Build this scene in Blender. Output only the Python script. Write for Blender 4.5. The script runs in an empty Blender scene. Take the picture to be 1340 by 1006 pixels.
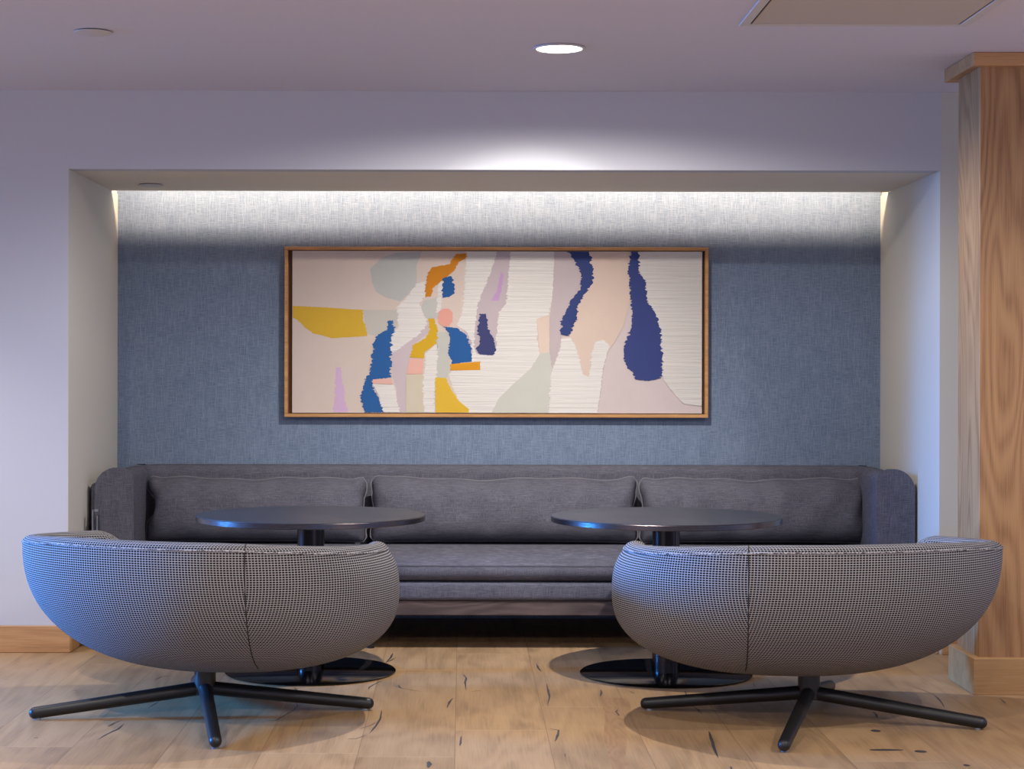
import bpy, bmesh, math, random
from mathutils import Vector, Matrix
C = bpy.context.scene.collection
PI = math.pi
F = 2400.0; VX, VY = 605.0, 485.0; CAMZ = 1.38      # focal length in px, vanishing point, eye height

# ------------------------------------------------------------------ camera
cam_d = bpy.data.cameras.new('camera'); cam = bpy.data.objects.new('camera', cam_d); C.objects.link(cam)
cam.location = (0, 0, CAMZ); cam.rotation_euler = (PI/2, 0, 0)
cam.rotation_euler = (Matrix.Rotation(PI/2, 3, 'X') @ Matrix.Rotation(math.radians(0.12), 3, 'Z')).to_euler()
cam_d.sensor_width = 36; cam_d.lens = F/1340*36
cam_d.shift_x = (670-VX)/1340; cam_d.shift_y = -(503-VY)/1340
cam_d.clip_end = 60
bpy.context.scene.camera = cam

# ------------------------------------------------------------------ world and lights
def lin(c):
    return tuple(((v/255)/12.92 if v/255 <= .04045 else ((v/255+.055)/1.055)**2.4) for v in c)
def L4(c, k=1.0): return tuple(v*k for v in lin(c)) + (1,)
w = bpy.data.worlds.new('world'); bpy.context.scene.world = w; w.use_nodes = True
bg = w.node_tree.nodes['Background']; bg.inputs[0].default_value = (.49, .52, .76, 1); bg.inputs[1].default_value = 1.35
vs = bpy.context.scene.view_settings
vs.view_transform = 'Standard'; vs.look = 'None'; vs.gamma = 1; vs.use_curve_mapping = False; vs.exposure = 0.0

def spot(name, loc, energy, col=(1, .935, .865), size=168, blend=.35, rad=.022):
    d = bpy.data.lights.new(name, 'SPOT'); d.energy = energy; d.color = col
    d.spot_size = math.radians(size); d.spot_blend = blend; d.shadow_soft_size = rad
    o = bpy.data.objects.new(name, d); o.location = loc; C.objects.link(o); return o
def area(name, loc, rot, sx, sy, energy, col, spread=180):
    d = bpy.data.lights.new(name, 'AREA'); d.shape = 'RECTANGLE'; d.size = sx; d.size_y = sy; d.energy = energy; d.color = col
    d.spread = math.radians(spread)
    o = bpy.data.objects.new(name, d); o.location = loc; o.rotation_euler = rot; C.objects.link(o); return o
CEIL = 2.745
spot('downlight_or_fill_beam', (.406, 7.74, CEIL-.012), 195)
acc = spot('downlight_accent', (.406, 7.75, CEIL-.012), 255, size=70, blend=.9)   # the same fitting's tilted accent lens
acc.rotation_euler = (Vector((.20, 10.2, .30))-Vector(acc.location)).to_track_quat('-Z', 'Y').to_euler()
for bx, by, be in ((-2.1, 5.3, 120), (.406, 5.0, 90), (2.9, 5.3, 120), (-2.1, 2.6, 110), (.406, 2.6, 90), (2.9, 2.6, 110)):  # last row, nearest the camera, is unseen: added for floor bounce onto the ceiling
    spot('downlight_or_fill_beam', (bx, by, CEIL-.012), be)
spot('downlight_or_fill_beam', (-3.1, 7.85, CEIL-.012), 120, size=104, blend=.7)
# blue daylight from windows far off to the left
area('window_daylight', (-9.0, 7.75, 2.0), (PI/2-math.radians(9.5), 0, math.radians(-94)), 1.0, 1.1, 98, (.03, .30, 1.0), spread=34)
# LED strip in the cove above the niche
area('cove_strip_light', (.213, 9.975, 2.362+.110), (math.radians(62), 0, 0), 4.2, .03, 38, (1, .75, .52))

# ------------------------------------------------------------------ object helpers
def tag(o, label=None, cat=None, group=None, kind=None):
    if label: o['label'] = label
    if cat: o['category'] = cat
    if group: o['group'] = group
    if kind: o['kind'] = kind
    return o
def empty(name, loc, label, cat, group=None, rz=0):
    o = bpy.data.objects.new(name, None); o.empty_display_size = .1; C.objects.link(o)
    o.location = loc; o.rotation_euler = (0, 0, rz); return tag(o, label, cat, group)
def obj(name, bm, mats, parent=None, smooth=True, auto=None):
    me = bpy.data.meshes.new(name); bmesh.ops.recalc_face_normals(bm, faces=bm.faces) if auto != 'keep' else None
    bm.to_mesh(me); bm.free()
    for m in (mats if isinstance(mats, (list, tuple)) else [mats]): me.materials.append(m)
    for p in me.polygons: p.use_smooth = smooth
    if smooth and auto != 'full':
        try: me.set_sharp_from_angle(angle=math.radians(40))
        except Exception: pass
    o = bpy.data.objects.new(name, me); C.objects.link(o)
    if parent: o.parent = parent
    return o
def box(bm, x0, x1, y0, y1, z0, z1, bev=0, seg=2, mi=0):
    r = bmesh.ops.create_cube(bm, size=1)
    vs_ = r['verts']
    for v in vs_:
        v.co = Vector(((x0+x1)/2+v.co.x*(x1-x0), (y0+y1)/2+v.co.y*(y1-y0), (z0+z1)/2+v.co.z*(z1-z0)))
    if mi:
        for f in {f for v in vs_ for f in v.link_faces}: f.material_index = mi
    if bev:
        es = list({e for v in vs_ for e in v.link_edges})
        bmesh.ops.bevel(bm, geom=es, offset=bev, segments=seg, affect='EDGES', profile=.5)
def lathe(bm, prof, n=64, c=(0, 0)):
    rings = []
    for r, z in prof:
        if r < 1e-6: rings.append([bm.verts.new((c[0], c[1], z))])
        else: rings.append([bm.verts.new((c[0]+r*math.cos(2*PI*i/n), c[1]+r*math.sin(2*PI*i/n), z)) for i in range(n)])
    for a, b in zip(rings, rings[1:]):
        for i in range(n):
            j = (i+1) % n
            if len(a) == 1 and len(b) == 1: continue
            if len(a) == 1: bm.faces.new((a[0], b[i], b[j]))
            elif len(b) == 1: bm.faces.new((a[i], a[j], b[0]))
            else: bm.faces.new((a[i], a[j], b[j], b[i]))
def tube(bm, pts, r, n=12, closed=False, dome=False):
    pts = [Vector(p) for p in pts]; N = len(pts); rings = []
    rr = r if isinstance(r, (list, tuple)) else [r]*N
    if dome and not closed:
        d0 = (pts[0]-pts[1]).normalized(); d1 = (pts[-1]-pts[-2]).normalized()
        A = [pts[0]+d0*rr[0]*math.sin(t) for t in (PI/2*.97, 1.1, .7, .35)]; AR = [rr[0]*math.cos(t) for t in (PI/2*.97, 1.1, .7, .35)]
        B = [pts[-1]+d1*rr[-1]*math.sin(t) for t in (.35, .7, 1.1, PI/2*.97)]; BR = [rr[-1]*math.cos(t) for t in (.35, .7, 1.1, PI/2*.97)]
        pts = A+pts+B; rr = AR+list(rr)+BR; N = len(pts)
    prev = None
    for i, p in enumerate(pts):
        if closed: t = (pts[(i+1) % N]-pts[i-1]).normalized()
        else: t = (pts[min(i+1, N-1)]-pts[max(i-1, 0)]).normalized()
        if prev is None:
            u = t.cross(Vector((0, 0, 1)))
            if u.length < .05: u = t.cross(Vector((0, 1, 0)))
            u.normalize()
        else:
            u = (prev-t*prev.dot(t)).normalized()
        prev = u; v = t.cross(u)
        rings.append([bm.verts.new(p+(u*math.cos(2*PI*k/n)+v*math.sin(2*PI*k/n))*rr[i]) for k in range(n)])
    R = range(N if closed else N-1)
    for i in R:
        a, b = rings[i], rings[(i+1) % N]
        for k in range(n): bm.faces.new((a[k], a[(k+1) % n], b[(k+1) % n], b[k]))
    if not closed:
        bm.faces.new(list(reversed(rings[0]))); bm.faces.new(rings[-1])

# ------------------------------------------------------------------ material helpers
def mat(name, col=(128, 128, 128), rough=.6, metal=0, spec=.5):
    m = bpy.data.materials.new(name); m.use_nodes = True
    b = m.node_tree.nodes['Principled BSDF']
    b.inputs['Base Color'].default_value = L4(col); b.inputs['Roughness'].default_value = rough
    b.inputs['Metallic'].default_value = metal; b.inputs['Specular IOR Level'].default_value = spec
    return m, m.node_tree, b
def N(nt, t, **kw):
    n = nt.nodes.new(t)
    for k, v in kw.items():
        if k in n.inputs: n.inputs[k].default_value = v
        else: setattr(n, k, v)
    return n
def link(nt, a, b): nt.links.new(a, b)
def coords(nt, kind='Object', scale=(1, 1, 1), rot=(0, 0, 0), loc=(0, 0, 0)):
    tc = N(nt, 'ShaderNodeTexCoord'); mp = N(nt, 'ShaderNodeMapping')
    mp.inputs['Scale'].default_value = scale; mp.inputs['Rotation'].default_value = rot; mp.inputs['Location'].default_value = loc
    link(nt, tc.outputs[kind], mp.inputs[0]); return mp.outputs[0]
def noise(nt, vec, scale, detail=3, rough=.5, dist=0):
    n = N(nt, 'ShaderNodeTexNoise'); n.inputs['Scale'].default_value = scale; n.inputs['Detail'].default_value = detail
    n.inputs['Roughness'].default_value = rough; n.inputs['Distortion'].default_value = dist
    link(nt, vec, n.inputs['Vector']); return n.outputs['Fac']
def ramp(nt, fac, stops):
    r = N(nt, 'ShaderNodeValToRGB'); e = r.color_ramp.elements
    while len(e) < len(stops): e.new(.5)
    for el, (p, c) in zip(e, stops): el.position = p; el.color = c if len(c) == 4 else L4(c)
    link(nt, fac, r.inputs[0]); return r.outputs[0]
def math_(nt, op, a, b=None, c=None):
    n = N(nt, 'ShaderNodeMath'); n.operation = op
    for i, v in enumerate((a, b, c)):
        if v is None: continue
        if isinstance(v, (int, float)): n.inputs[i].default_value = v
        else: link(nt, v, n.inputs[i])
    return n.outputs[0]
def mix(nt, fac, a, b, mode='MIX'):
    n = N(nt, 'ShaderNodeMix'); n.data_type = 'RGBA'; n.blend_type = mode
    for s, v in ((n.inputs[0], fac), (n.inputs[6], a), (n.inputs[7], b)):
        if isinstance(v, (int, float)): s.default_value = v
        elif isinstance(v, tuple): s.default_value = v if len(v) == 4 else L4(v)
        else: link(nt, v, s)
    return n.outputs[2]
def bump(nt, b, h, strength=.2, dist=.01):
    n = N(nt, 'ShaderNodeBump'); n.inputs['Strength'].default_value = strength; n.inputs['Distance'].default_value = dist
    link(nt, h, n.inputs['Height']); link(nt, n.outputs[0], b.inputs['Normal'])

def paint(name, col):
    m, nt, b = mat(name, col, .75, spec=.25)
    v = coords(nt); n = noise(nt, v, 260, 2)
    bump(nt, b, n, .06, .002); return m
M = {}
M['wall'] = paint('wall_paint_blue_lit', (198, 200, 208))  # slight blue tint stands in for bluish ambient light on the walls
M['wall_side'] = paint('wall_paint_less_blue_lit', (204, 203, 192))  # greener copy of the wall paint, standing for less blue light here
M['niche'] = paint('niche_paint', (205, 202, 194))
M['ceiling'] = paint('ceiling_paint_blue_lit', (214, 212, 224))  # blue in the colour replaces ambient light that misses the ceiling
M['white'] = paint('white_cover', (205, 202, 200))
M['hatch'] = paint('hatch_paint', (196, 188, 178))

def linen(name, dark, light, s=1.0, bs=.25, bw=.2):
    m, nt, b = mat(name, dark, .9, spec=.15)
    tc = N(nt, 'ShaderNodeTexCoord').outputs['Object']
    def st(sc):
        mp = N(nt, 'ShaderNodeMapping'); mp.inputs['Scale'].default_value = sc; link(nt, tc, mp.inputs[0]); return mp.outputs[0]
    h = noise(nt, st((14*s, 14*s, 330*s)), 1, 4, .7); v = noise(nt, st((330*s, 330*s, 14*s)), 1, 4, .7)
    big = noise(nt, tc, 9, 3, .6)
    a = math_(nt, 'MAXIMUM', h, v); a2 = math_(nt, 'ADD', math_(nt, 'MULTIPLY', a, 1-bw), math_(nt, 'MULTIPLY', big, bw))
    col = ramp(nt, a2, [(.42, dark), (.66, light)])
    link(nt, col, b.inputs['Base Color']); bump(nt, b, a, bs, .003)
    return m
M['wallcloth'] = linen('woven_wallcovering', (94, 110, 134), (138, 153, 176), 1.25, .15, .10)
M['sofa'] = linen('charcoal_upholstery', (68, 68, 79), (112, 112, 124), 1.4, .3, .10)
M['piping'] = linen('cushion_piping', (104, 104, 112), (132, 132, 140), 1.5, .2)

def wood(name, c1, c2, c3, axis='Z', scale=1.0, cath=1.0, rough=.5):
    m, nt, b = mat(name, c1, rough, spec=.35)
    tc = N(nt, 'ShaderNodeTexCoord').outputs['Object']
    def st(k, along):
        sc = [k, k, k]; sc['XYZ'.index(axis)] = along
        mp = N(nt, 'ShaderNodeMapping'); mp.inputs['Scale'].default_value = sc; link(nt, tc, mp.inputs[0]); return mp.outputs[0]
    n1 = noise(nt, st(3.2*scale, .55*scale), 1, 2, .45)
    rings = math_(nt, 'SINE', math_(nt, 'MULTIPLY', n1, 120*cath))
    n2 = noise(nt, st(220*scale, 5*scale), 1, 4, .6)
    n3 = noise(nt, st(18*scale, .8*scale), 1, 3, .5)
    f = math_(nt, 'ADD', math_(nt, 'MULTIPLY', math_(nt, 'ADD', math_(nt, 'MULTIPLY', rings, .5), .5), .22*min(1,cath)), math_(nt, 'ADD', math_(nt, 'MULTIPLY', n2, .5), math_(nt, 'MULTIPLY', n3, .34)))
    col = ramp(nt, f, [(.28, c3), (.5, c1), (.78, c2)])
    link(nt, col, b.inputs['Base Color']); bump(nt, b, n2, .12, .002)
    return m
M['oak'] = wood('oak_veneer', (162, 123, 84), (180, 141, 98), (130, 93, 61), 'Z', 1, 1)
M['oak_x'] = wood('oak_trim', (190, 146, 100), (206, 164, 118), (158, 114, 72), 'X', 1.2, .35)
M['oak_pale'] = wood('pale_oak_plinth', (178, 140, 94), (190, 154, 106), (154, 115, 72), 'X', 1.2, .3)
M['rail'] = wood('grey_brown_ash', (80, 68, 66), (100, 86, 82), (58, 49, 48), 'X', 1.6, 1)
M['frame'] = wood('oak_frame', (196, 148, 96), (214, 168, 114), (160, 112, 66), 'X', 2, .3)
M['frame_in'], _, _ = mat('frame_inner_brown', (104, 70, 48), .6)
M['black'], nt, b = mat('black_powder_coat', (22, 22, 24), .42)
M['top'], nt, b = mat('black_table_laminate', (54, 56, 64), .42, spec=.5)
M['edge'], nt, b = mat('dark_steel_edge', (105, 98, 100), .25, 1)
v = coords(nt, 'Object', (20, 20, 900)); bump(nt, b, noise(nt, v, 1, 2), .15, .002)
M['column'], nt, b = mat('gunmetal_column', (60, 58, 60), .22, 1)
M['gloss'], nt, b = mat('gloss_black_plate', (5, 5, 6), .12, spec=.35)
M['steel'], nt, b = mat('brushed_steel', (170, 172, 180), .3, 1)
M['glide'], nt, b = mat('clear_grey_glide', (130, 132, 138), .3)
M['gap'], nt, b = mat('dark_gap', (52, 48, 50), .8)
M['hole'], nt, b = mat('shadow_reveal', (70, 66, 76), .8)
m, nt, b = mat('lamp_glow', (255, 255, 255)); b.inputs['Emission Color'].default_value = (1, .95, .86, 1); b.inputs['Emission Strength'].default_value = 9; M['glow'] = m

# check weave for the swivel chairs (uses UV in metres)
m, nt, b = mat('check_weave', (40, 40, 44), .85, spec=.15)
uvn = N(nt, 'ShaderNodeUVMap'); sx = N(nt, 'ShaderNodeSeparateXYZ'); link(nt, uvn.outputs[0], sx.inputs[0]); uvn.uv_map = 'UVMap'
uv2 = N(nt, 'ShaderNodeUVMap'); uv2.uv_map = 'Panel'; sx2 = N(nt, 'ShaderNodeSeparateXYZ'); link(nt, uv2.outputs[0], sx2.inputs[0])
side = math_(nt, 'GREATER_THAN', sx2.outputs[1], 0.0)
ucoord = math_(nt, 'ADD', math_(nt, 'MULTIPLY', sx.outputs[0], math_(nt, 'SUBTRACT', 1.0, side)), math_(nt, 'MULTIPLY', sx2.outputs[0], side))
def stripe(s, p, wd):
    f = math_(nt, 'FRACT', math_(nt, 'DIVIDE', s, p)); d = math_(nt, 'ABSOLUTE', math_(nt, 'SUBTRACT', f, .5))
    mr = N(nt, 'ShaderNodeMapRange'); mr.inputs[1].default_value = wd/2+.05; mr.inputs[2].default_value = wd/2-.05
    link(nt, d, mr.inputs[0]); return mr.outputs[0]
su = stripe(ucoord, .0121, .20); sv = stripe(sx.outputs[1], .0090, .25)
g = math_(nt, 'MAXIMUM', math_(nt, 'MULTIPLY', su, .85), sv)
nz = noise(nt, coords(nt, 'Object', (1, 1, 1)), 300, 2)
col = mix(nt, g, (26, 24, 29), (174, 172, 174)); 
link(nt, col, b.inputs['Base Color']); bump(nt, b, g, .35, .002)
M['weave'] = m
M['seam'], _, _ = mat('chair_seam_thread', (24, 24, 28), .9)

# ------------------------------------------------------------------ floor
def floor_mat():
    m, nt, b = mat('oak_plank_floor', (200, 165, 130), .42, spec=.4)
    tc = N(nt, 'ShaderNodeTexCoord'); s = N(nt, 'ShaderNodeSeparateXYZ'); link(nt, tc.outputs['Object'], s.inputs[0])
    W = .35
    xo = math_(nt, 'DIVIDE', math_(nt, 'SUBTRACT', s.outputs[0], 1.376), W)
    ix = math_(nt, 'FLOOR', xo); fx = math_(nt, 'FRACT', xo)
    wn = N(nt, 'ShaderNodeTexWhiteNoise'); wn.noise_dimensions = '1D'; link(nt, ix, wn.inputs['W'])
    yo = math_(nt, 'DIVIDE', math_(nt, 'ADD', s.outputs[1], math_(nt, 'MULTIPLY', wn.outputs['Value'], 1.9)), 1.9)
    iy = math_(nt, 'FLOOR', yo); fy = math_(nt, 'FRACT', yo)
    cmb = N(nt, 'ShaderNodeCombineXYZ'); link(nt, ix, cmb.inputs[0]); link(nt, iy, cmb.inputs[1])
    wn2 = N(nt, 'ShaderNodeTexWhiteNoise'); wn2.noise_dimensions = '2D'; link(nt, cmb.outputs[0], wn2.inputs['Vector'])
    # per plank shifted coordinate
    off = N(nt, 'ShaderNodeCombineXYZ'); link(nt, math_(nt, 'MULTIPLY', wn2.outputs['Value'], 37.0), off.inputs[2]); link(nt, math_(nt, 'MULTIPLY', ix, 3.3), off.inputs[0])
    va = N(nt, 'ShaderNodeVectorMath'); va.operation = 'ADD'; link(nt, tc.outputs['Object'], va.inputs[0]); link(nt, off.outputs[0], va.inputs[1])
    def st(sc):
        mp = N(nt, 'ShaderNodeMapping'); mp.inputs['Scale'].default_value = sc; link(nt, va.outputs[0], mp.inputs[0]); return mp.outputs[0]
    n1 = noise(nt, st((3.4, .55, 1)), 1, 2, .4, .3)
    rings = math_(nt, 'SINE', math_(nt, 'MULTIPLY', n1, 60))
    fine = noise(nt, st((150, 4, 1)), 1, 4, .6)
    blot = noise(nt, st((6, 1.3, 1)), 1, 3, .55, .4)
    f = math_(nt, 'ADD', math_(nt, 'MULTIPLY', math_(nt, 'ADD', math_(nt, 'MULTIPLY', rings, .5), .5), .10), math_(nt, 'ADD', math_(nt, 'MULTIPLY', fine, .42), math_(nt, 'MULTIPLY', blot, .48)))
    c = ramp(nt, f, [(.30, (142, 114, 82)), (.5, (172, 139, 101)), (.7, (184, 152, 112))])
    hsv = N(nt, 'ShaderNodeHueSaturation'); link(nt, c, hsv.inputs['Color'])
    link(nt, math_(nt, 'ADD', math_(nt, 'MULTIPLY', wn2.outputs['Value'], .18), .90), hsv.inputs['Value'])
    # knots and small black checks
    vo = N(nt, 'ShaderNodeTexVoronoi'); vo.inputs['Scale'].default_value = 1.0; link(nt, st((2.4, 1.4, 1)), vo.inputs['Vector'])
    kn = N(nt, 'ShaderNodeMapRange'); kn.inputs[1].default_value = .02; kn.inputs[2].default_value = .16; kn.inputs[3].default_value = .45; kn.inputs[4].default_value = 0
    link(nt, math_(nt, 'ADD', vo.outputs['Distance'], math_(nt, 'MULTIPLY', math_(nt, 'SUBTRACT', fine, .5), .1)), kn.inputs[0])
    c2 = mix(nt, kn.outputs[0], hsv.outputs[0], (120, 92, 76))
    # joints
    ex = math_(nt, 'MINIMUM', fx, math_(nt, 'SUBTRACT', 1, fx)); jx = math_(nt, 'LESS_THAN', ex, .0045)
    ey = math_(nt, 'MINIMUM', fy, math_(nt, 'SUBTRACT', 1, fy)); jy = math_(nt, 'LESS_THAN', ey, .0012)
    c3 = mix(nt, math_(nt, 'MULTIPLY', jx, .55), c2, (110, 80, 60))
    c3 = mix(nt, math_(nt, 'MULTIPLY', jy, .35), c3, (224, 196, 160))
    link(nt, c3, b.inputs['Base Color']); bump(nt, b, fine, .05, .002)
    rr = N(nt, 'ShaderNodeMapRange'); rr.inputs[3].default_value = .34; rr.inputs[4].default_value = .55; link(nt, blot, rr.inputs[0]); link(nt, rr.outputs[0], b.inputs['Roughness'])
    return m
M['floor'] = floor_mat()
M['crack'], _, _ = mat('filled_crack', (70, 66, 66), .5)
M['heart'] = wood('plank_heartwood', (160, 126, 92), (170, 137, 102), (136, 104, 76), 'Y', 3, .6, .42)

def fl(px, py):                                     # photo pixel to floor point
    Y = CAMZ*F/(py-VY); return ((px-VX)*Y/F, Y)
cracks = [  # centrelines on the floor (photo pixels) and half-width px
 ([(515,855),(512,861),(505,868)],1.6), ([(515,863),(508,866)],1), ([(518,861),(509,866)],1),
 ([(500,891),(492,895),(484,899),(483,903)],1.2), ([(517,897),(524,900),(540,903),(554,905)],.8), ([(522,896),(526,901)],1),
 ([(607,882),(611,887),(609,893),(611,903)],1.4), ([(617,905),(624,904),(632,903)],.6), ([(594,913),(589,919),(586,926)],1.5),
 ([(500,929),(499,940),(493,950),(484,960)],1.6), ([(454,967),(466,967),(480,962)],.7), ([(470,954),(484,950),(494,945)],.6),
 ([(604,963),(604,970),(603,976)],1.4), ([(562,996),(563,1000),(561,1005)],2.5), ([(386,900),(392,906)],.8),
 ([(388,918),(390,924),(386,929),(376,935),(362,943),(350,943)],1.0), ([(384,905),(390,901),(400,899)],.5),
 ([(703,868),(705,874),(709,878)],1.5), ([(716,894),(718,903),(720,912),(717,922)],1.6), ([(719,953),(732,955),(731,962),(727,970)],1.6),
 ([(787,902),(788,906),(786,911)],1.4), ([(824,903),(827,905),(831,907)],.8), ([(810,927),(807,931),(811,935),(810,936)],1.1), ([(897,903),(901,912)],1), ([(906,922),(914,928),(920,934)],1.1),
 ([(929,956),(932,966),(936,980),(941,991)],1.8), ([(957,1002),(959,1006)],1.3), ([(986,893),(989,898)],.8),
 ([(1192,896),(1210,902),(1222,907)],.6), ([(1222,907),(1230,914),(1237,924)],1.2), ([(1143,930),(1147,933),(1149,938)],1.6),
 ([(1309,912),(1315,917),(1317,919)],1.0), ([(142,952),(150,947),(161,943)],1.2), ([(128,969),(142,961),(155,955),(163,948)],1.4),
 ([(45,967),(51,966)],1.3), ([(203,891),(212,886),(225,885)],.9), ([(195,927),(205,921),(210,918)],.9), ([(48,878),(52,877)],1.1), ([(64,870),(68,869)],1.0), ([(6,890),(13,890)],.8), ([(96,905),(104,904)],.9),
 ([(1261,999),(1269,1000)],1.6), ([(740,985),(741,990)],.6)]
knots = [(1147,955,7,1.6),(1206,982,8,1.7),(1160,980,22,1.2),(1266,1000,4,1.2)]
bm = bmesh.new()
v4 = [bm.verts.new(p) for p in ((-7, -2, 0), (5, -2, 0), (5, 10.234, 0), (-7, 10.234, 0))]; bm.faces.new(v4)
random.seed(4)
for pts, hw in cracks:
    P = []
    for i, p in enumerate(pts): P.append(p)
    fine_ = []
    for a, b_ in zip(P, P[1:]):
        for k in range(3): fine_.append((a[0]+(b_[0]-a[0])*k/3+random.uniform(-.35, .35), a[1]+(b_[1]-a[1])*k/3))
    fine_.append(P[-1]); n = len(fine_); Lf, Rt = [], []
    W3 = [Vector(fl(*p)) for p in fine_]
    for i, p in enumerate(W3):
        t = (W3[min(i+1, n-1)]-W3[max(i-1, 0)]).normalized(); nn = Vector((-t.y, t.x))
        s_ = math.sin(PI*(i+.15)/(n-1+.3))**.7*random.uniform(.7, 1.15)*hw*.0033
        Lf.append(bm.verts.new((*(p+nn*s_), .0006))); Rt.append(bm.verts.new((*(p-nn*s_), .0006)))
    for i in range(n-1):
        f = bm.faces.new((Rt[i], Rt[i+1], Lf[i+1], Lf[i])); f.material_index = 1
fig = [(495,285),(512,330),(524,400),(514,480),(536,560),(562,654),(650,654),(630,580),(636,500),(624,420),(640,390),(656,350),(650,310),(632,285)]
fv = [bm.verts.new((*fl(660+x/3.941, 840+y/3.941), .0003)) for x, y in fig]; f = bm.faces.new(fv); f.material_index = 2
for kx, ky, rx, ry in knots:
    c = fl(kx, ky); a = rx*.0029; bq = abs(fl(kx, ky+ry)[1]-c[1])
    vv = [bm.verts.new((c[0]+a*math.cos(t*PI/8)*random.uniform(.85, 1.1), c[1]+bq*math.sin(t*PI/8)*random.uniform(.85, 1.1), .0006)) for t in range(16)]
    f = bm.faces.new(vv); f.material_index = 1
for f in bm.faces:
    if f.normal.z < 0: f.normal_flip()
tag(obj('floor', bm, [M['floor'], M['crack'], M['heart']], smooth=False), kind='structure')

# ------------------------------------------------------------------ room shell
YF, YB = 8.96, 10.234; XL, XR, ZT = -1.928, 2.336, 2.362
YS = 10.045
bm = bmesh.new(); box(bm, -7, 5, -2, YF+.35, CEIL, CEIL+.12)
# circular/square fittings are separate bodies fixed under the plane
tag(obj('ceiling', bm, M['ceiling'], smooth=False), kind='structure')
bm = bmesh.new(); box(bm, -7, XL, YF, YB+.12, 0, CEIL); tag(obj('wall_left', bm, M['wall'], smooth=False), kind='structure')
bm = bmesh.new(); box(bm, XL, XR+.004, YF, YF+.10, ZT-.0005, CEIL); tag(obj('wall_front', bm, M['wall'], smooth=False), kind='structure')
bm = bmesh.new(); box(bm, XR+.004, 5, YF, YB+.12, 0, CEIL); tag(obj('wall_right', bm, M['wall_side'], smooth=False), kind='structure')
# niche lining (side cheeks and soffit shelf)
bm = bmesh.new(); box(bm, XL-.004, XL+.004, YF+.0005, YB, 0, ZT-.0005); tag(obj('trim_1', bm, M['niche'], smooth=False), kind='structure')
bm = bmesh.new(); box(bm, XR-.004, XR+.004, YF+.0005, YB, 0, ZT-.0005); tag(obj('trim_2', bm, M['niche'], smooth=False), kind='structure')
bm = bmesh.new(); box(bm, XL+.004, XR-.004, YF+.10, YS, ZT, ZT+.018); box(bm, XL+.004, XR-.004, YF+.1, YB, ZT+.30, ZT+.33)
M['soffit'] = paint('soffit_paint_bounce_lit', (228, 220, 206))  # niche paint made lighter and warmer in place of bounced light
tag(obj('trim_3', bm, M['soffit'], smooth=False), kind='structure')
bm = bmesh.new(); box(bm, XL, XR, YB, YB+.12, 0, CEIL); tag(obj('wall_back', bm, M['wallcloth'], smooth=False), kind='structure')
# baseboards
def baseboard(name, x0, x1, y0, y1):
    bm = bmesh.new(); box(bm, x0, x1, y0, y1, 0, .132, .004, 1); tag(obj(name, bm, M['oak_x'], smooth=False), kind='structure')
baseboard('baseboard_left', -7, XL+.018, YF-.016, YF)
baseboard('baseboard_right', XR+.004, 5, YF-.016, YF)
baseboard('baseboard_niche_left', XL+.004, XL+.020, YF, YB)
baseboard('baseboard_niche_right', XR-.020, XR-.004, YF+.0, YB)

# oak column at the right
t = empty('oak_column', (2.56, 8.05, 0), 'oak clad square column at the right edge with a moulded cap and plinth', 'column')
def at(o_bm, name, m, par, **k):
    o = obj(name, o_bm, m, par, **k); o.matrix_parent_inverse = par.matrix_world.inverted() if False else Matrix.Translation(-Vector(par.location)); return o
bm = bmesh.new(); box(bm, 2.216, 2.90, 7.86, 8.20, .15, CEIL-.05, .002, 1); at(bm, 'shaft', M['oak'], t, smooth=False)
bm = bmesh.new(); box(bm, 2.185, 2.93, 7.83, 8.235, 0, .158, .004, 2); at(bm, 'plinth', M['oak_pale'], t, smooth=False)
bm = bmesh.new(); box(bm, 2.178, 2.94, 7.825, 8.30, CEIL-.058, CEIL-.001, .003, 2); at(bm, 'cap', M['oak_x'], t, smooth=False)

# ------------------------------------------------------------------ ceiling fittings
t = empty('recessed_downlight', (.406, 7.74, CEIL), 'glowing round recessed downlight in the ceiling above the painting', 'ceiling light')
bm = bmesh.new(); lathe(bm, [(.098, 0), (.108, -.001), (.112, -.005), (.106, -.010), (.098, -.009), (.094, -.004)], 64); obj('trim_ring', bm, M['white'], t)
bm = bmesh.new(); lathe(bm, [(0, -.0065), (.097, -.0065), (.097, -.0045), (0, -.0045)], 64); obj('lens', bm, M['glow'], t)
def plate(x, y, z, r, label):
    t = empty('sprinkler_cover', (x, y, z), label, 'sprinkler cover')
    bm = bmesh.new(); lathe(bm, [(0, -.009), (r*.9, -.0088), (r, -.007), (r, -.0045), (0, -.0045)], 48); obj('cover_plate', bm, M['white'], t)
    bm = bmesh.new(); lathe(bm, [(0, 0), (r*.86, 0), (r*.86, -.0045), (0, -.0045)], 48); obj('recess_ring', bm, M['hole'], t)
plate(-1.491, 7.395, CEIL, .076, 'small round sprinkler cover on the main ceiling at upper left')
plate(-1.649, 9.70, ZT, .070, 'small round sprinkler cover on the underside of the niche soffit')
t = empty('ceiling_access_hatch', (1.535, 6.768, CEIL), 'square beige access panel set in the ceiling at upper right', 'access panel')
bm = bmesh.new()
for a in ((-.45, .45, .42, .448), (-.45, .45, -.448, -.42), (-.45, -.412, -.42, .42), (.412, .45, -.42, .42)): box(bm, *a, -.008, 0, .002, 1)
obj('frame', bm, M['white'], t, smooth=False)
bm = bmesh.new(); box(bm, -.404, .404, -.412, .412, -.006, -.001, .001, 1); obj('panel', bm, M['hatch'], t, smooth=False)
bm = bmesh.new(); box(bm, -.411, .411, -.419, .419, -.0012, 0); obj('reveal', bm, M['gap'], t, smooth=False)

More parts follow.
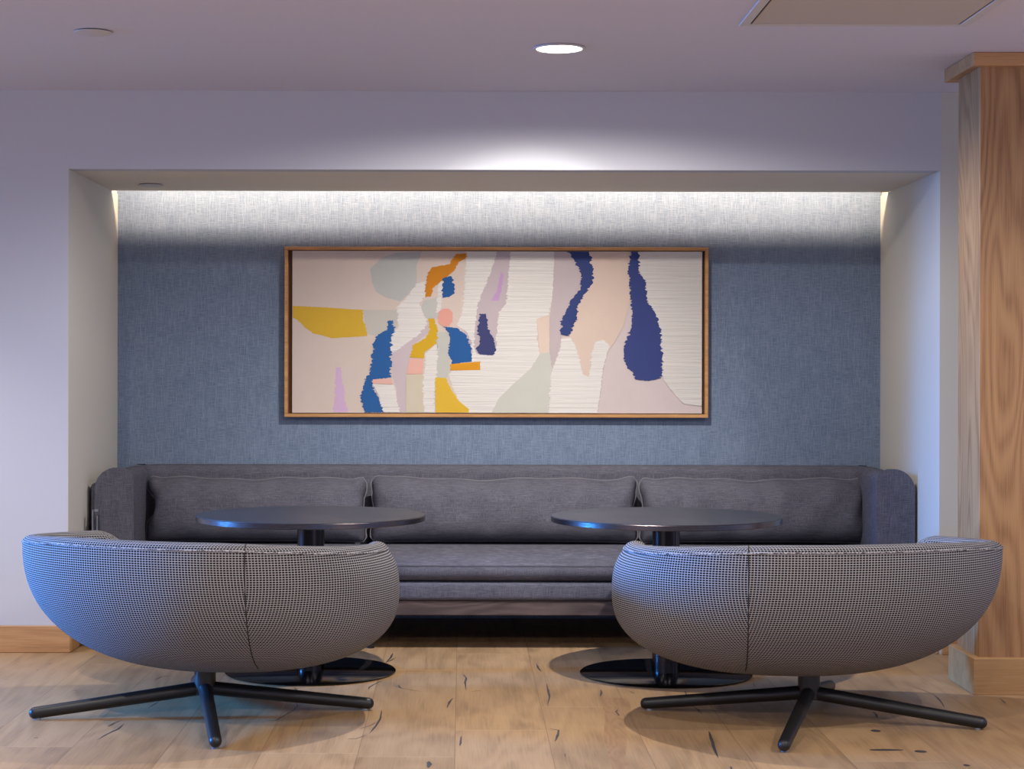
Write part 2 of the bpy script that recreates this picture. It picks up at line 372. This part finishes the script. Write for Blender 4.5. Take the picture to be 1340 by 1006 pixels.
# ------------------------------------------------------------------ painting
FY = 10.165
def wp(px, py, Y=FY+.02): return ((px-VX)*Y/F, CAMZ-(py-VY)*Y/F)
fx0, fz1 = wp(372, 323, FY); fx1, fz0 = wp(927, 546, FY)
t = empty('framed_painting', ((fx0+fx1)/2, FY, (fz0+fz1)/2), 'wide abstract painting in a slim oak frame hung on the blue niche wall', 'painting')
bm = bmesh.new(); w_ = .019
box(bm, fx0, fx1, FY, YB-.012, fz1-w_, fz1, .002, 1); box(bm, fx0, fx1, FY, YB-.012, fz0, fz0+w_, .002, 1)
box(bm, fx0, fx0+w_, FY, YB-.012, fz0+w_, fz1-w_, .002, 1); box(bm, fx1-w_, fx1, FY, YB-.012, fz0+w_, fz1-w_, .002, 1)
at(bm, 'frame', M['frame'], t, smooth=False)
bm = bmesh.new(); box(bm, fx0+w_, fx1-w_, YB-.022, YB-.001, fz0+w_, fz1-w_); at(bm, 'backing', M['frame_in'], t, smooth=False)
A = lambda *p: [(360+x/4.024, 310+y/4.024) for x, y in p]
B = lambda *p: [(640+x/4.023, 310+y/4.023) for x, y in p]
art = [  # colour, polygon, jaggedness, thick impasto
 ((222,208,206), B((640,560),(705,480),(745,330),(905,560),(915,745),(1118,870),(1118,927),(560,927),(600,700)), 1, 0),
 ((198,200,196), A((500,170),(560,110),(640,85),(770,78),(745,150),(745,260),(660,340),(580,320),(530,290),(510,240)), .8, 0),
 ((206,203,193), A((462,385),(660,385),(650,440),(610,520),(560,530),(480,510),(470,440)), .8, 0),
 ((226,184,62), A((90,365),(250,372),(460,385),(463,420),(466,450),(478,480),(487,522),(440,526),(380,530),(300,535),(240,518),(200,510),(150,470),(120,440),(90,425)), 2, 0),
 ((222,188,222), A((320,690),(348,688),(350,740),(365,800),(368,870),(388,924),(305,924),(315,850)), 2, 0),
 ((212,197,201), A((800,430),(812,500),(740,560),(712,640),(692,740),(692,924),(645,924),(640,800),(620,740),(612,620),(650,575),(720,535)), 1, 0),
 ((204,190,194), A((1165,75),(1167,900),(1000,600),(985,300),(1080,300),(1110,250))+[], 1, 0),
 ((204,190,194), B((0,75),(120,75),(110,300),(70,390),(50,500),(40,560),(-60,560),(-60,250)), 1, 0),
 ((231,213,200), A((985,300),(1040,390),(1040,470),(985,440),(975,330)), 1, 0),
 ((204,166,210), B((60,185),(76,200),(66,270),(50,335),(8,335),(40,285)), 1, 0),
 ((236,233,227), A((748,245),(792,232),(792,310),(760,350),(800,400),(802,460),(745,525),(690,560),(640,600),(608,612),(608,510),(650,480),(640,370),(700,310)), 3.5, 1),
 ((202,204,198), A((785,335),(862,315),(870,400),(850,430),(790,428),(768,370)), 1.5, 0),
 ((232,230,224), A((862,230),(885,225),(880,330),(868,400),(848,400)), 2, 1),
 ((205,205,197), A((850,500),(912,500),(918,600),(920,700),(905,742),(850,742),(845,600)), 1, 0),
 ((214,137,34), A((955,90),(1005,88),(1000,115),(970,130),(945,175),(885,225),(830,270),(822,312),(790,318),(795,210),(825,160),(915,145),(935,115)), 3, 0),
 ((42,96,160), A((882,218),(925,206),(940,245),(943,300),(915,318),(880,320)), 3, 0),
 ((238,172,157), A((855,425),(860,395),(885,378),(915,378),(935,400),(935,445),(915,470),(885,472),(862,455)), 1, 0),
 ((236,233,227), A((1008,75),(1168,75),(1150,140),(1110,250),(1065,355),(1055,450),(1045,560),(1060,620),(1300,640),(1300,924),(1020,924),(1020,905),(970,860),(935,790),(918,735),(922,700),(1085,700),(1085,652),(1040,655),(1035,560),(1010,500),(955,462),(985,400),(1000,200)), 2.5, 2),
 ((236,233,227), B((115,75),(345,75),(345,200),(330,330),(312,410),(250,430),(258,560),(266,620),(220,690),(120,780),(50,850),(15,927),(-170,927),(-170,600),(20,625),(36,590),(40,480),(48,400),(90,350),(100,200)), 2.5, 2),
 ((42,97,162), A((885,472),(960,480),(1010,520),(1030,580),(1038,655),(1000,660),(930,670),(912,600),(922,530),(905,495)), 2.5, 0),
 ((222,178,42), A((806,430),(835,430),(855,480),(850,560),(790,605),(782,640),(708,635),(725,570),(790,535),(815,490)), 2.5, 0),
 ((46,101,166), A((592,445),(618,440),(630,492),(610,530),(613,740),(520,750),(513,790),(548,850),(575,924),(470,924),(450,850),(470,770),(508,680),(520,560),(545,512),(590,490)), 4, 0),
 ((240,190,178), A((515,750),(615,748),(618,775),(515,772)), 1, 0),
 ((242,189,173), A((708,640),(782,643),(776,722),(692,722)), 1, 0),
 ((219,208,186), A((690,725),(788,722),(796,924),(690,924)), 1, 0),
 ((236,233,227), A((515,775),(625,780),(635,820),(655,924),(575,924),(550,860),(528,800)), 2.5, 1),
 ((236,233,227), A((790,615),(857,560),(852,700),(840,800),(840,924),(790,924),(780,850),(785,700)), 3, 1),
 ((229,159,37), A((922,670),(1000,662),(1080,655),(1082,700),(922,703)), 1.5, 0),
 ((231,189,62), A((843,740),(900,742),(925,800),(970,865),(1020,905),(1020,924),(848,924)), 1.5, 0),
 ((66,72,120), A((1075,405),(1110,405),(1120,480),(1150,540),(1162,600),(1145,622),(1080,620),(1055,590),(1080,560),(1065,500)), 3, 0),
 ((205,191,193), B((343,75),(420,75),(475,170),(482,260),(442,350),(382,440),(382,520),(372,600),(340,700),(318,660),(318,420),(332,320)), 1, 0),
 ((231,209,193), B((525,75),(740,75),(735,230),(742,330),(705,470),(655,560),(620,600),(540,600),(522,740),(490,740),(475,640),(440,570),(428,520),(450,440),(480,300),(530,230)), 1, 0),
 ((236,215,198), B((250,430),(316,420),(316,605),(268,612)), 1, 0),
 ((213,213,202), B((268,612),(318,605),(332,700),(312,927),(15,927),(50,850),(120,780),(220,690)), 1, 0),
 ((237,234,228), B((378,535),(430,530),(460,590),(478,650),(490,720),(524,735),(540,600),(562,550),(600,540),(632,565),(620,620),(600,700),(570,927),(314,927),(325,720),(350,650),(372,590)), 2.5, 1),
 ((58,74,130), B((410,75),(525,75),(540,150),(545,235),(512,290),(468,350),(460,430),(432,480),(422,520),(375,512),(380,440),(408,380),(440,320),(480,270),(482,190),(445,120)), 3.5, 0),
 ((232,228,221), B((785,75),(1120,75),(1120,888),(1020,875),(970,820),(915,745),(905,640),(895,500),(870,400),(825,330),(820,240),(785,170)), 2.5, 2),
 ((62,75,135), B((745,75),(785,75),(785,180),(825,240),(830,340),(880,410),(905,490),(903,560),(912,650),(905,740),(840,755),(770,748),(755,705),(725,690),(706,640),(710,570),(745,480),(755,400),(740,310),(733,160)), 3.5, 0),
]
cx0, cx1, cy0, cy1 = 382.5, 918.5, 328.5, 540.5
PK = .80
artm = {}; mats = []
def art_mat(c, imp):
    k = (c, imp)
    if k in artm: return artm[k]
    m, nt, b = mat('canvas_paint', c, .7, spec=.2)
    bc = lin(c); v = coords(nt, 'Object', (3, 1, 60) if imp else (8, 8, 8)); n = noise(nt, v, 1, 4, .6)
    col = mix(nt, n, tuple(x*PK*.95 for x in bc)+(1,), tuple(min(1, x*PK*1.05) for x in bc)+(1,)); link(nt, col, b.inputs['Base Color'])
    if imp:
        v2 = coords(nt, 'Object', (2.2, 1, 75 if imp == 2 else 60)); n2 = noise(nt, v2, 1, 3, .55, .4); bump(nt, b, n2, .75 if imp == 2 else .7, .008)
    else:
        bump(nt, b, noise(nt, coords(nt, 'Object', (120, 120, 120)), 1, 2), .15, .002)
    artm[k] = len(mats); mats.append(m); return artm[k]
bm = bmesh.new(); base_i = art_mat((226, 210, 199), 0)
x0, z1 = wp(cx0, cy0); x1, z0 = wp(cx1, cy1); CY = FY+.012
box(bm, x0, x1, CY, YB-.022, z0, z1, .001, 1)
random.seed(11)
def clip_poly(P):
    def cl(P, ins, inter):
        out = []
        for i in range(len(P)):
            a, b_ = P[i-1], P[i]
            if ins(b_):
                if not ins(a): out.append(inter(a, b_))
                out.append(b_)
            elif ins(a): out.append(inter(a, b_))
        return out
    def ix(x): return lambda a, b_: (x, a[1]+(b_[1]-a[1])*(x-a[0])/(b_[0]-a[0]))
    def iy(y): return lambda a, b_: (a[0]+(b_[0]-a[0])*(y-a[1])/(b_[1]-a[1]), y)
    e = .6
    P = cl(P, lambda p: p[0] >= cx0+e, ix(cx0+e)); P = cl(P, lambda p: p[0] <= cx1-e, ix(cx1-e))
    P = cl(P, lambda p: p[1] >= cy0+e, iy(cy0+e)); P = cl(P, lambda p: p[1] <= cy1-e, iy(cy1-e)); return P
for li, (c, P, jag, imp) in enumerate(art):
    mi = art_mat(c, imp); Q = []
    for i in range(len(P)):
        a, b_ = P[i], P[(i+1) % len(P)]; d = math.dist(a, b_); k = max(1, int(d/1.3))
        for j in range(k):
            f = j/k; vert = abs(b_[1]-a[1])/(d+1e-6)
            jx = random.choice((random.uniform(-.25, .25), random.uniform(-.65, .65)))*jag*1.25*vert if j else 0; jy = random.uniform(-.15, .15)*jag if j else 0
            Q.append((a[0]+(b_[0]-a[0])*f+jx, a[1]+(b_[1]-a[1])*f+jy))
    Q = clip_poly(Q)
    if len(Q) < 3: continue
    yy = CY-.0004-.00016*li
    vs1 = []
    for p in Q:
        X, Z = wp(*p); vs1.append(bm.verts.new((X, yy, Z)))
    f = bm.faces.new(vs1); f.normal_update()
    if f.normal.y > 0: f.normal_flip()
    f.material_index = mi
    vs2 = [bm.verts.new((v_.co.x, CY, v_.co.z)) for v_ in vs1]
    for i in range(len(vs1)):
        j = (i+1) % len(vs1); g_ = bm.faces.new((vs1[i], vs1[j], vs2[j], vs2[i])); g_.material_index = mi
    bmesh.ops.triangulate(bm, faces=[f], ngon_method='EAR_CLIP')
at(bm, 'canvas', mats, t, smooth=False, auto='keep')

# ------------------------------------------------------------------ sofa
SX0, SX1, SY0, SY1 = -1.862, 2.300, 9.38, 10.19
sofa = empty('built_in_sofa', (.22, 9.6, 0), 'long charcoal fabric sofa with wraparound back filling the niche', 'sofa')
def sweep(bm, path, prof, caps=True):
    rings = []
    n = len(path)
    for i, p in enumerate(path):
        a = Vector(path[max(i-1, 0)]); b_ = Vector(path[min(i+1, n-1)]); t_ = (b_-a).normalized(); nn = Vector((-t_.y, t_.x))
        k = 1.0
        rings.append([bm.verts.new((p[0]+nn.x*o_, p[1]+nn.y*o_, z)) for o_, z in prof])
    m_ = len(prof)
    for a, b_ in zip(rings, rings[1:]):
        for k in range(m_): bm.faces.new((a[k], a[(k+1) % m_], b_[(k+1) % m_], b_[k]))
    if caps: bm.faces.new(rings[0]); bm.faces.new(list(reversed(rings[-1])))
th = .165
path = []
h = th/2; R_ = .20
def arc(cx, cy, r, a0, a1, n=10): return [(cx+r*math.cos(math.radians(a0+(a1-a0)*i/n)), cy+r*math.sin(math.radians(a0+(a1-a0)*i/n))) for i in range(n+1)]
xl, xr, yb = SX0+h, SX1-h, SY1-h
path = [(xl, SY0+.0), (xl, SY0+.02), (xl, SY0+.2)]+arc(xl+R_, yb-R_, R_, 180, 90)+[(0, yb)]+arc(xr-R_, yb-R_, R_, 90, 0)+[(xr, SY0+.2), (xr, SY0+.02), (xr, SY0)]
def topz(o_, r=.085, z=.862):
    return z
prof = []
ri, ro, ZB, ZTp = .05, .095, .20, .864
for a in range(0, 91, 10): prof.append((h-ro+ro*math.cos(math.radians(a)), ZTp-ro+ro*math.sin(math.radians(a))))
for a in range(90, 181, 15): prof.append((-h+ri+ri*math.cos(math.radians(a)), ZTp-ri+ri*math.sin(math.radians(a))))
prof += [(-h, ZB), (h, ZB)]
bm = bmesh.new(); sweep(bm, path, prof)
# round the two front ends
ends = [f for f in bm.faces if abs(f.normal.y) > .99 and len(f.verts) > 6]
bm.normal_update()
es = list({e for f in bm.faces if len(f.verts) > 6 for e in f.edges})
bmesh.ops.bevel(bm, geom=es, offset=.018, segments=3, affect='EDGES', profile=.5)
at(bm, 'wraparound_back', M['sofa'], sofa)
# seams at the two back corners
for sx_, nm in ((1, 'a'), (-1, 'b')):
    bm = bmesh.new(); X = SX0+.12 if sx_ > 0 else SX1-.12
    Yc = SY1-th
    tube(bm, [(X-.05*sx_, SY1-.075, .8600), (X, Yc+.06, .8622), (X+.03*sx_, Yc+.022, .850), (X+.045*sx_, Yc+.008, .82)], .0020, 8)
    at(bm, 'corner_seam', M['seam'], sofa)
IX0, IX1 = SX0+th+.004, SX1-th-.004
bm = bmesh.new(); box(bm, SX0+.06, SX1-.06, 9.045, 9.98, .245, .338, .022, 4); o = at(bm, 'seat_deck', M['sofa'], sofa)
# bench cushion, crowned
def cushion_grid(bm, x0, x1, y0, y1, z0, z1, crown, nx=60, ny=24, edge=.05):
    def top(u, v): return 1
    prof = []
    # section along y: rounded front
    K = []
    for a in range(-90, 91, 12): K.append((y0+edge-edge*math.cos(math.radians(a)), (z0+z1-crown*.7)/2+((z1-crown*.7-z0)/2)*math.sin(math.radians(a))))
    for i in range(1, ny): 
        s = i/ny; K.append((y0+edge+(y1-y0-edge)*s, z1-crown*.7+crown*.7*math.sin(PI*min(1, s*1.1+.0))**.6 if s < .9 else z1-crown*.7))
    K.append((y1, z1-crown)); K.append((y1, z0))
    rings = []
    for i in range(nx+1):
        u = i/nx; x = x0+(x1-x0)*u; e = min(u, 1-u)*(x1-x0)
        q = 1-max(0, 1-e/.06)**2*.5
        rings.append([bm.verts.new((x, y if y > y0+edge*1.01 else y, z0+(z-z0)*q)) for y, z in K])
    m_ = len(K)
    for a, b_ in zip(rings, rings[1:]):
        for k in range(m_): bm.faces.new((a[k], a[(k+1) % m_], b_[(k+1) % m_], b_[k]))
    bm.faces.new(rings[0]); bm.faces.new(list(reversed(rings[-1])))
bm = bmesh.new(); cushion_grid(bm, IX0, IX1, 9.03, 9.97, .341, .468, .045); o = at(bm, 'seat_cushion', M['sofa'], sofa)
bm = bmesh.new(); tube(bm, [(IX0+.02, 9.036, .418), (0, 9.034, .418), (IX1-.02, 9.036, .418)], .0012, 6); at(bm, 'seat_seam', M['seam'], sofa)
bm = bmesh.new(); box(bm, SX0+.06, SX1-.06, 9.06, 9.98, .172, .243, .003, 1); at(bm, 'wood_rail', M['rail'], sofa, smooth=False)
for X, Y in ((-1.70, 9.13), (-.455, 9.13), (.925, 9.13), (2.14, 9.13), (-1.70, 9.90), (2.14, 9.90)):
    bm = bmesh.new(); box(bm, X-.018, X+.018, Y-.018, Y+.018, .006, .173, .003, 1); lathe(bm, [(0, 0), (.02, 0), (.02, .008), (0, .008)], 20, (X, Y)); at(bm, 'leg', M['black'], sofa)
# steel bracket between sofa arm and niche wall
bm = bmesh.new(); box(bm, -1.876, -1.870, 9.30, 9.325, .001, .672, .001, 1); box(bm, -1.876, -1.850, 9.32, 9.327, .660, .672, .001, 1); box(bm, -1.858, -1.852, 9.32, 9.374, .44, .640, .001, 1)
o = at(bm, 'side_bracket', M['steel'], sofa, smooth=False); o['label'] = 'steel bracket at the left arm'
bm = bmesh.new(); box(bm, -1.905, -1.866, 9.40, 9.95, .30, .80, .02, 4); o = at(bm, 'side_pad', M['sofa'], sofa)

# back cushions
def pillow(name, px0, px1, label, seed, nl, nr, tilt=7):
    Yc = 9.845; X0, X1 = (px0-VX)*(Yc-.06)/F, (px1-VX)*(Yc-.06)/F
    hw, hh, T = (X1-X0)/2, .174, .125
    t = empty(name, ((X0+X1)/2, Yc, .459), label, 'cushion', 'charcoal back cushions on the sofa')
    random.seed(seed); ph = [random.uniform(0, 6.28) for _ in range(8)]
    nx, nz = 72, 22
    def outline(u, v):
        # u,v in -1..1 : soft rectangle with ears and pinched sides
        notch = (nl if u < 0 else nr)*(math.exp(-((v-.12)/.42)**2))*max(0, (abs(u)-.86)/.14)**2
        x = u*hw-math.copysign(notch, u)+math.copysign(.006*max(0, (abs(u)-.9)/.1)*math.sin(5*v+ph[0]), u)
        top = .5*(1+v)
        z = v*hh*(1-.05*(1-abs(u)**4)) + top**3*(.006*math.sin(u*6+ph[1])+.004*math.sin(u*14+ph[2])+.010*math.exp(-((abs(u)-.95)/.05)**2))
        cr = max(0, abs(u)-.955)/.045
        z *= 1-.16*cr**2.5
        return x, z
    bm = bmesh.new(); fr, bk = [], []
    for i in range(nx+1):
        a, b_ = [], []
        for j in range(nz+1):
            u = math.sin(PI/2*(2*i/nx-1)) if False else (2*i/nx-1); v = math.sin(PI/2*(2*j/nz-1))
            x, z = outline(u, v)
            pr = (1-abs(u)**12)**.5*(1-abs(v)**2.8)**.5
            lump = 1+.05*math.sin(u*9+ph[3]+v*2)+.04*math.sin(u*17+ph[4]-v*3)+.10*math.exp(-((abs(u)-.93)/.04)**2)*math.sin(v*6+ph[5])
            d = T*pr*lump
            # little wrinkles radiating from the corners
            cr = max(0, abs(u)-.86)/.14; d -= .012*cr*abs(math.sin(v*9+ph[6]))*pr
            a.append(bm.verts.new((x, -d, z+hh)))
            b_.append(bm.verts.new((x, d*.75, z+hh)) if 0 < i < nx and 0 < j < nz else a[-1])
        fr.append(a); bk.append(b_)
    for i in range(nx):
        for j in range(nz):
            bm.faces.new((fr[i][j], fr[i+1][j], fr[i+1][j+1], fr[i][j+1]))
            q = [bk[i][j], bk[i][j+1], bk[i+1][j+1], bk[i+1][j]]
            if len(set(q)) >= 3:
                try: bm.faces.new(list(dict.fromkeys(q)))
                except ValueError: pass
    t.rotation_euler = (math.radians(-tilt), 0, 0)
    obj('cover', bm, M['sofa'], t, auto='full')
    bm = bmesh.new(); pts = []
    for i in range(0, nx+1, 1): x, z = outline(2*i/nx-1, -1); pts.append((x, 0, z+hh))
    for j in range(1, nz+1): x, z = outline(1, math.sin(PI/2*(2*j/nz-1))); pts.append((x, 0, z+hh))
    for i in range(nx-1, -1, -1): x, z = outline(2*i/nx-1, 1); pts.append((x, 0, z+hh))
    for j in range(nz-1, 0, -1): x, z = outline(-1, math.sin(PI/2*(2*j/nz-1))); pts.append((x, 0, z+hh))
    tube(bm, pts, .0042, 8, closed=True); obj('piping', bm, M['piping'], t)
    return t
pillow('back_cushion', 190, 478, 'charcoal back cushion at the left end of the sofa, behind the left round table', 1, .066, .018)
pillow('back_cushion', 486, 835, 'longest charcoal back cushion in the middle of the sofa, between the other two', 2, .012, .02)
pillow('back_cushion', 840, 1136, 'charcoal back cushion at the right end of the sofa, behind the right round table', 5, .02, .016)

# ------------------------------------------------------------------ round tables
def table(x, y, label):
    t = empty('round_table', (x, y, 0), label, 'table', 'round black pedestal tables')
    R, TH, H = .524, .027, .722
    bm = bmesh.new(); lathe(bm, [(0, H-.003), (R-.003, H-.003), (R-.003, H-.0005), (R-.005, H), (0, H)], 128); obj('tabletop', bm, M['top'], t)
    bm = bmesh.new(); lathe(bm, [(0, H-TH), (R-.002, H-TH), (R, H-TH+.002), (R, H-.0045), (R-.0015, H-.003), (0, H-.003)], 128); o = obj('edge_band', bm, M['edge'], t); o['label'] = 'dark brushed steel edge'
    bm = bmesh.new(); lathe(bm, [(0, .012), (.062, .012), (.062, H-TH-.004), (.13, H-TH-.004), (.13, H-TH), (0, H-TH)], 48); obj('column', bm, M['column'], t)
    bm = bmesh.new(); lathe(bm, [(0, 0), (.375, 0), (.388, .003), (.390, .007), (.384, .011), (0, .0135)], 128); obj('base_plate', bm, M['gloss'], t)
table(-.692, 8.40, 'round black pedestal table between the left lounge chair and the sofa')
table(.930, 8.36, 'round black pedestal table between the right lounge chair and the sofa')

# ------------------------------------------------------------------ swivel chairs
def sm(a, b_, x):
    x = min(1, max(0, (x-a)/(b_-a))); return x*x*(3-2*x)
def chair_shell(mir):
    """closed upholstered bowl, local frame: -y is the back centre, z up; phi measured from the back, + towards +x"""
    NP = 180; ZBm = .180; ZR = .712; TH = .085
    def plan(phi):
        c, s = math.cos(phi), math.sin(phi)            # c>0 back, s>0 right
        a = .785; b_ = .59 if c > 0 else .61; n = 2.15
        return (abs(s/a)**n+abs(c/b_)**n)**(-1/n)
    def section(phi):
        d = abs(math.degrees(phi)); 
        drop = sm(106, 142, d)
        zr = ZR - .042*sm(25, 105, d) - .33*drop
        wgt = sm(40, 95, d) if phi > 0 else sm(82, 118, d)
        R = plan(phi); P = []
        n = 2.35
        K = 26
        for k in range(K+1):
            t = k/K; tt = 1-(1-t)**1.0
            ang = t*PI/2
            # back profile, superellipse quarter
            zb_ = 1-abs(math.cos(ang))**(2/n); rb = abs(math.sin(ang))**(2/n)
            # arm profile: bulges outward half way up, tucks in at the top
            ang2 = t*PI*.63
            z2 = (1-math.copysign(abs(math.cos(ang2))**(2/2.6), math.cos(ang2))); z2 /= (1-math.copysign(abs(math.cos(PI*.63))**(2/2.6), math.cos(PI*.63)))
            r2 = abs(math.sin(ang2))**(2/2.6)*.985
            zz = zb_*(1-wgt)+z2*wgt; rr = rb*(1-wgt)+r2*wgt
            P.append((max(rr*R, .0), ZBm+(zr-ZBm)*zz))
        r1, z1 = P[-1]; no = len(P)
        for k in range(1, 9):
            a = PI*k/8; P.append((r1-TH/2+TH/2*math.cos(a), z1+.028*math.sin(a)))
        r3 = P[-1][0]; zs = min(.40, z1-.01)
        for k in range(1, 9):
            f = k/8; P.append((r3*(1-f*.22) if f < 1 else r3*.76, z1+(zs-z1)*math.sin(f*PI/2)))
        P.append((.0, zs))
        return P, no
    # zero radius centre handled with small radius
    secs = []; 
    for i in range(NP):
        phi = -PI+2*PI*(i+.5)/NP; P, no = section(phi); secs.append((phi, P))
    m = len(secs[0][1])
    bm = bmesh.new(); uvl = bm.loops.layers.uv.new('UVMap'); pvl = bm.loops.layers.uv.new('Panel'); XS = .42
    V = [[bm.verts.new(((1 if not mir else -1)*max(r, .003)*math.sin(phi), -max(r, .003)*math.cos(phi), z)) for r, z in P] for phi, P in secs]
    # arc length tables
    seam = math.radians(40); refL = math.radians(-16); refR = math.radians(80)
    def ring_u(j):
        cum = [0.0]
        for i in range(1, NP): cum.append(cum[-1]+(V[i][j].co-V[i-1][j].co).length)
        cum.append(cum[-1]+(V[0][j].co-V[NP-1][j].co).length)
        def at_(ph):
            q = (ph+PI)/(2*PI)*NP-.5; i0 = max(0, min(NP-1, int(math.floor(q)))); return cum[i0]+(cum[i0+1]-cum[i0])*(q-i0)
        return cum, at_(refL), at_(refR)
    U = [ring_u(j) for j in range(m)]
    ib = NP//2; bp = secs[ib][1]; Lz = [0.0]
    for k in range(1, m): Lz.append(Lz[-1]+math.dist(bp[k], bp[k-1]))
    Lv = []
    for i in range(NP):
        P = secs[i][1]; c = [0.0]
        for k in range(1, m): c.append(c[-1]+math.dist(P[k], P[k-1]))
        # outer part: v from height (rows level), the rest by length
        row = []
        for k in range(m):
            if k < no_:
                z = P[k][1]; q = 0
                while q < no_-2 and bp[q+1][1] < z: q += 1
                f = (z-bp[q][1])/max(1e-6, bp[q+1][1]-bp[q][1]); row.append(Lz[q]+(Lz[q+1]-Lz[q])*min(1.5, max(0, f)))
            else: row.append(row[-1]+math.dist(P[k], P[k-1]))
        Lv.append(row)
    for i in range(NP):
        i2 = (i+1) % NP; ph = secs[i][0]+PI/NP
        right = ph > seam
        for k in range(m-1):
            f = bm.faces.new((V[i][k], V[i2][k], V[i2][k+1], V[i][k+1])) if not mir else bm.faces.new((V[i][k+1], V[i2][k+1], V[i2][k], V[i][k]))
            for lp in f.loops:
                vi = i if lp.vert in (V[i][k], V[i][k+1]) else i2; kk = k if lp.vert in (V[i][k], V[i2][k]) else k+1
                cum, uL, uR = U[kk]; cu = cum[NP] if (vi == 0 and i == NP-1) else cum[vi]
                lp[uvl].uv = (cu-uL, Lv[vi][kk])
                lx = secs[vi][1][kk][0]*math.sin(secs[vi][0]); ly = -secs[vi][1][kk][0]*math.cos(secs[vi][0])
                lp[pvl].uv = (cu-uR, lx-XS*(.5+.5*secs[vi][1][kk][0]/secs[vi][1][no_-1][0]) if ly < .12 else (.5 if lx > 0 else -.5))
    bm.faces.new([V[i][0] for i in range(NP)]); bm.faces.new([V[i][m-1] for i in range(NP)])
    me_seam = []
    for k in range(8, no_+6):
        lo, hi = 0.0, 1.35
        f_ = lambda p: section(p)[0][k][0]*math.sin(p)-XS*(.5+.5*section(p)[0][k][0]/section(p)[0][no_-1][0])
        if f_(hi) < 0: continue
        for _ in range(26):
            md = (lo+hi)/2
            if f_(md) < 0: lo = md
            else: hi = md
        r, z = section(lo)[0][k]; me_seam.append(((-1 if mir else 1)*r*math.sin(lo), -r*math.cos(lo), z))
    rim = []
    for i in range(0, NP):
        phi, P = secs[i]
        if abs(math.degrees(phi)) < 138: rim.append(((-1 if mir else 1)*(P[no_-1][0]+.001)*math.sin(phi), -(P[no_-1][0]+.001)*math.cos(phi), P[no_-1][1]+.002))
    return bm, me_seam, rim
no_ = 27
def chair(x, y, rz, legs, mir, label):
    t = empty('swivel_lounge_chair', (x, y, 0), label, 'chair', 'low swivel lounge chairs')
    bm, seam, rim = chair_shell(mir); rot = Matrix.Rotation(rz, 4, 'Z')
    off = Matrix.Translation((math.sin(-rz)*.05, math.cos(rz)*.05, 0))
    for v_ in bm.verts: v_.co = off @ rot @ v_.co
    obj('shell', bm, M['weave'], t, auto='full')
    bm = bmesh.new(); tube(bm, [off @ rot @ Vector(p) for p in seam], .0022, 6); obj('back_seam', bm, M['seam'], t)
    bm = bmesh.new(); tube(bm, [off @ rot @ Vector(p) for p in rim], .0035, 8); 
    uvl = bm.loops.layers.uv.new('UVMap')
    obj('rim_piping', bm, M['piping_w'], t)
    # seat cushion sunk in the bowl
    bm = bmesh.new(); uvl = bm.loops.layers.uv.new('UVMap')
    lathe(bm, [(0, .402), (.40, .402), (.425, .415), (.43, .435), (.415, .462), (.36, .478), (.2, .485), (0, .486)], 64)
    for v_ in bm.verts: v_.co.x *= 1.15; v_.co.y = v_.co.y*.9
    for f in bm.faces:
        for lp in f.loops: lp[uvl].uv = (lp.vert.co.x, lp.vert.co.y+lp.vert.co.z)
    for v_ in bm.verts: v_.co = off @ rot @ v_.co
    obj('seat_cushion', bm, M['weave'], t)
    bm = bmesh.new(); lathe(bm, [(0, .083), (.037, .083), (.043, .088), (.043, .213), (0, .213)], 40); obj('stem', bm, M['black'], t)
    bm = bmesh.new(); lathe(bm, [(0, .200), (.10, .200), (.11, .205), (.10, .232), (0, .232)], 40); obj('swivel_plate', bm, M['black'], t)
    for ex, ey in legs:
        d = Vector((ex, ey, 0)).normalized(); a = Vector((0, 0, .108))+d*.018; e = Vector((ex, ey, .0275))-d*.02
        bm = bmesh.new(); tube(bm, [a, e], [.028, .0235], 20, dome=True); lg = obj('leg', bm, M['black'], t)
        bm = bmesh.new(); lathe(bm, [(0, 0), (.012, 0), (.013, .003), (.012, .008), (0, .008)], 20, (e.x-d.x*.012, e.y-d.y*.012)); o = obj('glide', bm, M['glide'], lg); o['label'] = 'pale grey floor glide'
m, nt, b = mat('rim_piping_fabric', (150, 148, 150), .85, spec=.15)
v = coords(nt, 'Object', (1, 1, 1)); n_ = noise(nt, v, 160, 2, .5); link(nt, ramp(nt, n_, [(.42, (70, 70, 76)), (.58, (170, 168, 168))]), b.inputs['Base Color']); M['piping_w'] = m
import itertools
a0 = math.atan2(.23, 1.34)
def star(vs4): return vs4
chair(-1.028, 7.345, math.radians(-21), [(-.675, -.115), (.668, .115), (.134, -.675), (-.134, .675)], False,
      'low swivel lounge chair in black and white check on the left side of the room')
chair(1.377, 7.27, math.radians(11), [(-.645, .205), (.645, -.205), (-.215, -.645), (.215, .645)], True,
      'low swivel lounge chair in black and white check beside the oak column')
